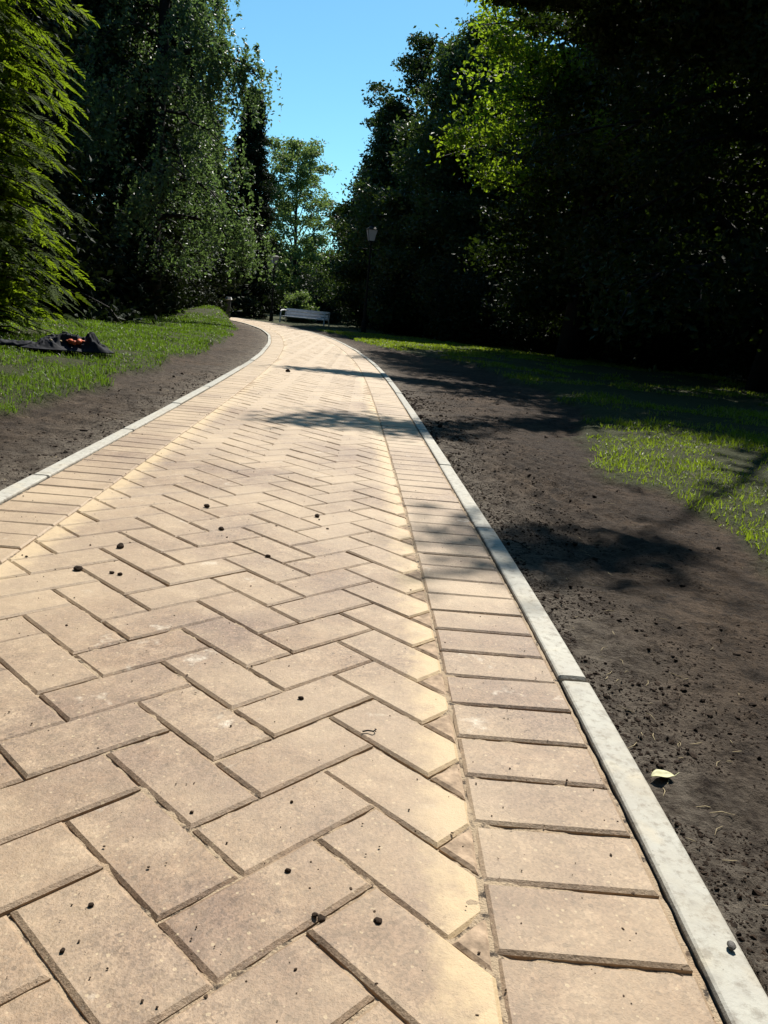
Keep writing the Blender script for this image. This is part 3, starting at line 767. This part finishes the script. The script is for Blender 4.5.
# ------------------------------------------------------------------ near left conifer (flat drooping sprays)
def cypress():
    g = np.random.default_rng(77); x, y = -4.55, 7.9; H = 6.6; z0 = float(gz(x, y)[0][0])-.05
    root = empty('cypress_tree', (x, y, z0), 'yellow-green conifer with feathery drooping sprays at the left edge', 'tree')
    mb = MB(); mb.tube([(0, 0, 0), (.03, 0, 2), (0, .03, 4), (0, 0, H*.98)], [.15, .11, .07, .01], 9)
    V = []; F = []
    rad = lambda f: np.interp(f, [0, .08, .3, .55, .8, 1], [1.02, 1.14, 1.16, 1.05, .62, .05])
    sp_pos = []; sp_dir = []; sp_len = []
    nb = 600
    for k in range(nb):
        f = (k+.5)/nb*.98; f = f**1.15; a = k*2.399+g.normal(0, .2); L = rad(f)*g.uniform(.8, 1.1)*(1+.13*math.sin(a*3+f*13)+.08*math.sin(a*7-f*31)); zb = H*f
        d = np.array([math.cos(a), math.sin(a), 0]); pts = []
        for q_ in range(7):
            u = q_/6; pts.append(np.array([0, 0, zb])+d*L*u+np.array([0, 0, .32*L*u-.36*L*u**2.2])+g.normal(0, .012, 3))
        mb.tube(pts, [.022*(1-.9*i/6)+.002 for i in range(7)], 4, False); pts = np.array(pts)
        for q_ in range(13):
            u = .3+.72*(q_+.5)/13; u = min(u, .999); i = int(u*6); p = pts[i]*(1-(u*6-i))+pts[i+1]*(u*6-i)
            side = 1 if q_ % 2 else -1; t = pts[min(i+1, 6)]-pts[i]; t = t/np.linalg.norm(t)
            lat_ = np.array([-d[1], d[0], 0])*side
            dd = t*.7+lat_*g.uniform(.3, 1.0)+np.array([0, 0, -.15+g.normal(0, .12)]); dd /= np.linalg.norm(dd)
            if p[2] > .18: sp_pos.append(p); sp_dir.append(dd); sp_len.append(g.uniform(.12, .24)*(.8+.4*rad(f)/1.6))
        sp_pos.append(pts[-1]); sp_dir.append((pts[-1]-pts[-2])/np.linalg.norm(pts[-1]-pts[-2])); sp_len.append(.24)
    mb.build('trunk', M_bark, root, True)
    # each spray: leaflets set herringbone-wise along a curved rib
    n = len(sp_pos); A = np.array(sp_pos); D = np.array(sp_dir); L = np.array(sp_len); out = []
    S = unit(np.cross(D, np.array([0, 0, 1.0])+g.normal(0, .35, (n, 3))))
    U = np.cross(S, D)
    nl = 15
    for j in range(nl):
        u = (j+.4)/nl; sg = 1 if j % 2 else -1
        c = A+D*(L*u)[:, None]+np.array([0, 0, -1])*(.18*L*u*u)[:, None]
        ld = unit(D*.9+S*sg*(.75*(1-u*.6))+np.array([0, 0, -.25*u])+g.normal(0, .10, (n, 3)))
        ll = L*(.34*(1-u*.5)); wv = unit(np.cross(ld, U))*(.021*(1.1-.4*u))
        ll = ll[:, None]
        out.append(np.stack([c, c+ld*ll*.45+wv*.5, c+ld*ll, c+ld*ll*.45-wv*.5], 1))
    V = np.concatenate(out, 0).reshape(-1, 3)
    # denser dark inner needles
    m = 26000; f = g.random(m)**1.1; a = g.uniform(0, 6.28, m); rr = np.vectorize(rad)(f)*g.uniform(.25, .72, m)
    Pn = np.c_[np.cos(a)*rr, np.sin(a)*rr, H*f-.15*rr]; Pn = Pn[Pn[:, 2] > .35]
    V2 = leaf_quads(Pn, .13*g.uniform(.6, 1.5, len(Pn)), g, .4, .5)
    M = mat_leaf('yellow_green_sprays', (.022, .040, .006), (.060, .092, .009), (.22, .32, .014), .42, .8, .12, 3.0)
    crown_obj(root, np.r_[V, V2], M)
    return root
cypress()

# ------------------------------------------------------------------ lamps
M_iron = mat_plain('black_painted_iron', (.010, .011, .010), .65, .0, .2, 30, .15)
def mat_glass():
    t = NT('frosted_lantern_panel')
    return t.out(t.pbr((.40, .41, .44), .5, None, .3))
M_lant = mat_glass()
def lamp(label, x, y, H, sc_, rz):
    z0 = float(gz(x, y)[0][0]); r = empty('street_lamp', (x, y, z0-.01), label, 'street lamp', 'lantern lamp posts beside the path', rz)
    m = MB()
    prof_ = [(0, .10), (.05, .10), (.06, .085), (.35, .075), (.38, .055), (.8, .042), (.83, .05), (.86, .036), (H-.62*sc_, .026), (H-.6*sc_, .04), (H-.56*sc_, .022), (H-.42*sc_, .02)]
    m.tube([(0, 0, z) for z, _ in prof_], [q*sc_**.5 for _, q in prof_], 12); m.build('post', M_iron, r, False)
    m = MB(); zc = H-.66*sc_; m.tube([(-.26*sc_, 0, zc), (.26*sc_, 0, zc)], [.011, .011], 8)
    for s in (-1, 1): m.tube([(s*.25*sc_, 0, zc), (s*.275*sc_, 0, zc)], [.018, .018], 8)
    m.build('ladder_bar', M_iron, r)
    b = H-.42*sc_; t = H-.08*sc_; w0, w1 = .085*sc_, .155*sc_
    lant = MB(); m = MB()
    for k in range(4):
        a = math.pi/4+k*math.pi/2; a2 = a+math.pi/2
        for (p, q_) in (((math.cos(a)*w0*1.41, math.sin(a)*w0*1.41, b), (math.cos(a)*w1*1.41, math.sin(a)*w1*1.41, t)),):
            m.tube([p, q_], [.008*sc_, .009*sc_], 6)
        for (wv, zz_) in ((w0, b), (w1, t)):
            m.tube([(math.cos(a)*wv*1.41, math.sin(a)*wv*1.41, zz_), (math.cos(a2)*wv*1.41, math.sin(a2)*wv*1.41, zz_)], [.010*sc_, .010*sc_], 6)
    m.box((0, 0, b-.012*sc_), (w0*2.1, w0*2.1, .02*sc_))
    fr = m.build('lantern', M_iron, r)
    p = MB()
    for k in range(4):
        a = math.pi/4+k*math.pi/2; a2 = a+math.pi/2; kk = 1.36
        q0 = [(math.cos(c)*w_*kk, math.sin(c)*w_*kk, z_) for c, w_, z_ in ((a, w0, b+.01*sc_), (a2, w0, b+.01*sc_), (a2, w1, t-.01*sc_), (a, w1, t-.01*sc_))]
        n_ = np.array([math.cos((a+a2)/2), math.sin((a+a2)/2), -.3])*.004
        p.add([tuple(np.array(v)) for v in q0]+[tuple(np.array(v)-n_) for v in q0], [(0, 1, 2, 3), (7, 6, 5, 4), (0, 4, 5, 1), (1, 5, 6, 2), (2, 6, 7, 3), (3, 7, 4, 0)])
    p.build('pane', M_lant, fr)
    c = MB(); c.box((0, 0, t+.045*sc_), (w1*2.25, w1*2.25, .07*sc_), taper=.45); c.box((0, 0, t+.10*sc_), (w1*.8, w1*.8, .04*sc_), taper=.8)
    c.tube([(0, 0, t+.12*sc_), (0, 0, t+.135*sc_), (0, 0, t+.155*sc_), (0, 0, t+.19*sc_)], [.012*sc_, .025*sc_, .018*sc_, .003], 8)
    c.build('cap', M_iron, r)
    return r
lamp('nearer lantern lamp post in the shade to the right of the path', -1.12, 24.0, 2.98, .92, .25)
lamp('smaller, farther lantern lamp post at the bend left of the bench', -4.70, 29.4, 2.30, .75, .6)

# ------------------------------------------------------------------ bench beyond the bend
M_bench = mat_plain('weathered_pale_paint', (.58, .58, .60), .5, 0, .15, 8)
def bench():
    r = empty('park_bench', (-3.6, 31.3, float(gz(-3.6, 31.3)[0][0])), 'pale grey park bench seen on the grass past the bend', 'bench', rz=R(-14))
    W = 1.7
    tilt = Matrix.Rotation(R(-24), 3, 'X')
    m = MB()
    for k in range(3): m.box(Vector((-.05, 0, .47))+tilt @ Vector((0, 0, (k-1)*.122)), (W, .03, .098), tilt)
    m.build('backrest', M_bench, r)
    m = MB()
    for k in range(4): m.box((-.05, -.12-k*.105, .33), (W, .092, .03))
    m.build('seat', M_bench, r)
    for sx in (-1, 1):
        x = sx*W/2-.05+sx*.03
        m = MB(); m.tube([(x, -.52, 0), (x, -.50, .33), (x, -.46, .52)], [.03, .026, .022], 8); m.build('leg', M_bench, r)
        m = MB(); m.tube([(x, .14, 0), (x, -.02, .32), (x, .08, .63)], [.03, .026, .02], 8); m.build('leg', M_bench, r)
        m = MB(); m.tube([(x, .06, .55), (x, -.2, .56), (x, -.42, .54), (x, -.50, .50)], [.022, .024, .024, .018], 8); m.build('armrest', M_bench, r)
    return r
bench()

# ------------------------------------------------------------------ white capped posts
M_post = mat_plain('dark_green_post', (.03, .035, .04), .5, 0, .2, 20)
M_white = mat_plain('white_cap_paint', (.78, .78, .76), .4, 0, .05, 20)
def capped_post(label, x, y, h, w_):
    r = empty('marker_post', (x, y, float(gz(x, y)[0][0])), label, 'post', 'white capped posts by the bend')
    m = MB(); m.box((0, 0, h/2), (w_*.75, w_*.6, h)); m.box((0, 0, .03), (w_, w_*.9, .06)); m.build('post', M_post, r)
    m = MB(); m.box((0, 0, h+.043), (w_*1.15, w_, .085), taper=.7); m.box((0, 0, h-.004), (w_*1.05, w_*.9, .012)); m.build('cap', M_white, r)
capped_post('taller, nearer post with a white cap on the turf bank', -5.95, 28.0, .68, .17)
capped_post('shorter, farther post with a white cap left of the taller one', -6.42, 28.8, .55, .12)

# ------------------------------------------------------------------ jacket dropped on the lawn, with gloves on it
def cloth(name, cx, cy, wx, wy, hf, mat, n=90, m=50, seed=1, parent=None, rot=0, th=.008):
    u, v = np.meshgrid(np.linspace(-1, 1, n), np.linspace(-1, 1, m), indexing='ij')
    r = np.sqrt(u*u+v*v); ang = np.arctan2(v, u)
    # square to rounded outline with an irregular edge
    ex = u*np.sqrt(1-v*v*.38)*wx; ey = v*np.sqrt(1-u*u*.38)*wy
    wob = 1+.22*(fbm(np.cos(ang)*2+5, np.sin(ang)*2+5, .8, 3, seed)-.5)*2*np.clip(np.maximum(abs(u), abs(v)), 0, 1)
    ex, ey = ex*wob, ey*wob; z = hf(u, v, ex, ey)
    c, s = math.cos(rot), math.sin(rot); X = cx+ex*c-ey*s; Y = cy+ex*s+ey*c
    top = np.stack([X, Y, z], -1).reshape(-1, 3); bot = top-np.array([0, 0, th]); N = n*m
    idx = np.arange(N).reshape(n, m); q = np.stack([idx[:-1, :-1], idx[1:, :-1], idx[1:, 1:], idx[:-1, 1:]], -1).reshape(-1, 4)
    F = [q, q[:, ::-1]+N]
    per = list(idx[:, 0])+list(idx[-1, 1:])+list(idx[-2::-1, -1])+list(idx[0, -2:0:-1]); per = np.array(per); nx = np.roll(per, -1)
    F.append(np.stack([per, per+N, nx+N, nx], -1)); F = np.concatenate(F)
    return mesh_np(name, np.r_[top, bot], F.ravel(), np.full(len(F), 4), mat, parent, True)
M_cloth = mat_plain('navy_cloth', (.006, .0075, .014), .85, 0, .4, 12, .3)
M_orange = mat_plain('orange_glove', (.55, .10, .03), .6, 0, .2, 40)
M_tan = mat_plain('tan_glove', (.55, .42, .22), .7, 0, .2, 40)
JX, JY = -2.70, 6.55
jr = empty('jacket', (JX, JY, float(gz(JX, JY)[0][0])+.03), 'crumpled navy jacket lying on the lawn by the conifer', 'jacket', rz=.35); jr.scale = (.88, .88, .9)
def hj(u, v, ex, ey):
    rid = np.clip(np.abs(fbm(ex+9, ey+3, .15, 4, 5)-.5)*5, 0, 1)
    ridge = .12*np.exp(-(((ex-.23)/.11)**2+((ey-.02)/.13)**2))+.095*np.exp(-(((ex+.05)/.16)**2+((ey)/.13)**2))+.07*np.exp(-(((ex-.30)/.12)**2+((ey+.1)/.1)**2))
    edge = 1-np.clip(np.maximum(np.abs(u), np.abs(v)), 0, 1)**4
    return (ridge*.72*(1.3-.75*rid)+.06*(1-rid)*edge+.012)*edge+.004
b_ = cloth('body', 0, 0, .40, .21, hj, M_cloth, 120, 70, 3, jr)
def hs(u, v, ex, ey):
    return .012+.045*np.sqrt(np.clip(1-v*v, 0, 1))*(1-.5*np.abs(fbm(ex+2, ey+7, .07, 3, 9)-.5)*3)*(1-.35*(u < -.4))
s_ = cloth('sleeve', -.42, -.06, .30, .075, hs, M_cloth, 60, 30, 7, jr, rot=.08)
def glove(label, x, y, z, rz, mat, grp=None):
    r = empty('work_glove', (x, y, z), label, 'glove', None, rz); r.scale = (.62, .62, .62)
    m = MB()
    m.tube([(-.075, 0, .0), (-.04, 0, .004), (0, 0, .006), (.035, 0, .004)], [.026, .024, .034, .030], 10)
    for k, (dy, L) in enumerate(((-.024, .05), (-.008, .065), (.009, .06), (.025, .045))):
        m.tube([(.025, dy, .004), (.025+L*.5, dy*1.25, .012), (.025+L, dy*1.4, .002+.01*(k % 2))], [.0105, .010, .008], 8)
    m.tube([(-.01, -.028, .004), (.012, -.052, .01), (.035, -.062, .004)], [.012, .011, .009], 8)
    m.build('palm', mat, r, True)
    c = MB(); c.tube([(-.105, 0, -.002), (-.072, 0, 0)], [.031, .027], 12); c.build('cuff', mat, r, True)
jz = jr.location.z
glove('orange work glove on top of the navy jacket', JX+.07, JY-.06, jz+.066, 2.4, M_orange)
glove('tan work glove beside the orange one on the navy jacket', JX-.04, JY-.08, jz+.062, 1.2, M_tan)
glove('second orange work glove tucked against the jacket hump', JX+.13, JY-.03, jz+.072, 1.8, M_orange)

# ------------------------------------------------------------------ small things lying about
M_dead = mat_plain('pale_dead_leaf', (.50, .48, .27), .6, 0, .25, 60, .3)
def fallen_leaf(label, x, y, rz, L=.038):
    n, m = 15, 7; V = []; F = []; z0 = float(gz(x, y)[0][0])+.001
    for i in range(n):
        u = i/(n-1); wd = .42*L*math.sin(math.pi*min(1, u*1.02))**.8*(1-.35*u)
        for j in range(m):
            v = j/(m-1)*2-1; V.append(((u-.5)*L, v*wd*.75, abs(v)*wd*.22+.003*math.sin(u*3.1)+.001*math.sin(9*u)))
    for i in range(n-1):
        for j in range(m-1): F.append((i*m+j, (i+1)*m+j, (i+1)*m+j+1, i*m+j+1))
    r = empty('fallen_leaf', (x, y, z0), label, 'leaf', None, rz)
    mb = MB(); mb.v = V; mb.f = F; o = mb.build('blade', M_dead, r, True)
    sd = o.modifiers.new('thick', 'SOLIDIFY'); sd.thickness = .0006
    s = MB(); s.tube([(L*.48, 0, .001), (L*.7, .004, .004)], [.0008, .0006], 5); s.build('stalk', M_dead, r)
fallen_leaf('pale yellow fallen leaf on the soil right of the edging', .442, 1.05, .15)

def clod(label, x, y, r, seed, group, name='soil_clod', cat='clod', mat=None, z=0.0):
    g = np.random.default_rng(seed); mb = MB(); V = IV*(1+g.normal(0, .12, (12, 1)))
    # one subdivision for a rounder lump
    vs = [tuple(v) for v in V]; fs = []; mid = {}
    def mp(a, b):
        k = (min(a, b), max(a, b))
        if k not in mid:
            p = (np.array(vs[a])+np.array(vs[b]))/2; p = p/np.linalg.norm(p)*(.5*(np.linalg.norm(vs[a])+np.linalg.norm(vs[b])))*(1+g.normal(0, .07)); mid[k] = len(vs); vs.append(tuple(p))
        return mid[k]
    for a, b, c in IF:
        ab, bc, ca_ = mp(a, b), mp(b, c), mp(c, a); fs += [(a, ab, ca_), (b, bc, ab), (c, ca_, bc), (ab, bc, ca_)]
    sc3 = g.uniform(.8, 1.25, 3); sc3[2] *= .7
    mb.v = [tuple(np.array(v)*r*sc3) for v in vs]; mb.f = fs
    o = mb.build(name, mat or M_clod, None, False); o.location = (x, y, z+r*.5)
    tag(o, label, cat, group); return o
G_ = 'small soil lumps lying on the paving'
CL = [(.035, .698, .0042, 'dark lump on the paving near the bottom edge, nearest the right border course'),
 (-.259, .622, .0024, 'small dark speck at the lower left, nearer the camera of the two'),
 (-.255, .682, .0026, 'small dark speck at the lower left, farther of the two'),
 (-.067, .76, .0032, 'round dark crumb alone in the middle of a block near the bottom'),
 (-.030, .698, .0030, 'left one of two touching dark lumps in a joint at the bottom'),
 (-.023, .693, .0042, 'right one of two touching dark lumps in a joint near the bottom middle'),
 (-.102, 1.162, .0038, 'single dark crumb on a pale block left of the middle of the path'),
 (-.625, 1.839, .0095, 'dark lump at the left, farthest of the cluster by the left border course'),
 (-.653, 1.657, .0085, 'dark lump at the left, nearest the left border course'),
 (-.580, 1.655, .0050, 'left one of the pair of small lumps at the left of the path'),
 (-.560, 1.650, .0055, 'right one of the pair of small lumps at the left of the path'),
 (-.527, 2.309, .0085, 'dark lump farther up the left side, above the cluster'),
 (-.198, 2.318, .0085, 'dark lump just left of the middle of the path, halfway up the near paving'),
 (-.434, 2.079, .0065, 'small lump between the left cluster and the middle of the path'),
 (-.274, 1.882, .0060, 'small lump in a joint a little left of the middle'),
 (-1.029, 7.612, .026, 'large soil lump far up the path beyond the branch shadows')]
for k, (x, y, r, lb) in enumerate(CL): clod(lb, x, y, r, 500+k, G_)
clod('dark round pebble sitting on top of the right hand edging', .401, .706, .0056, 550, None, 'pebble', 'pebble', mat_plain('dark_stone', (.07, .06, .05), .7, 0, .3, 90), .004)
mb = MB(); mb.tube([(-.012, 0, .003), (-.004, .003, .004), (.004, .0, .005), (.008, .005, .006), (.006, .010, .004)], [.0011, .0012, .0012, .001, .0006], 6)
o = mb.build('twig', M_bark, None, True); o.location = (.012, 1.075, .0); tag(o, 'tiny curled dark twig on a block close to the right border course', 'twig')
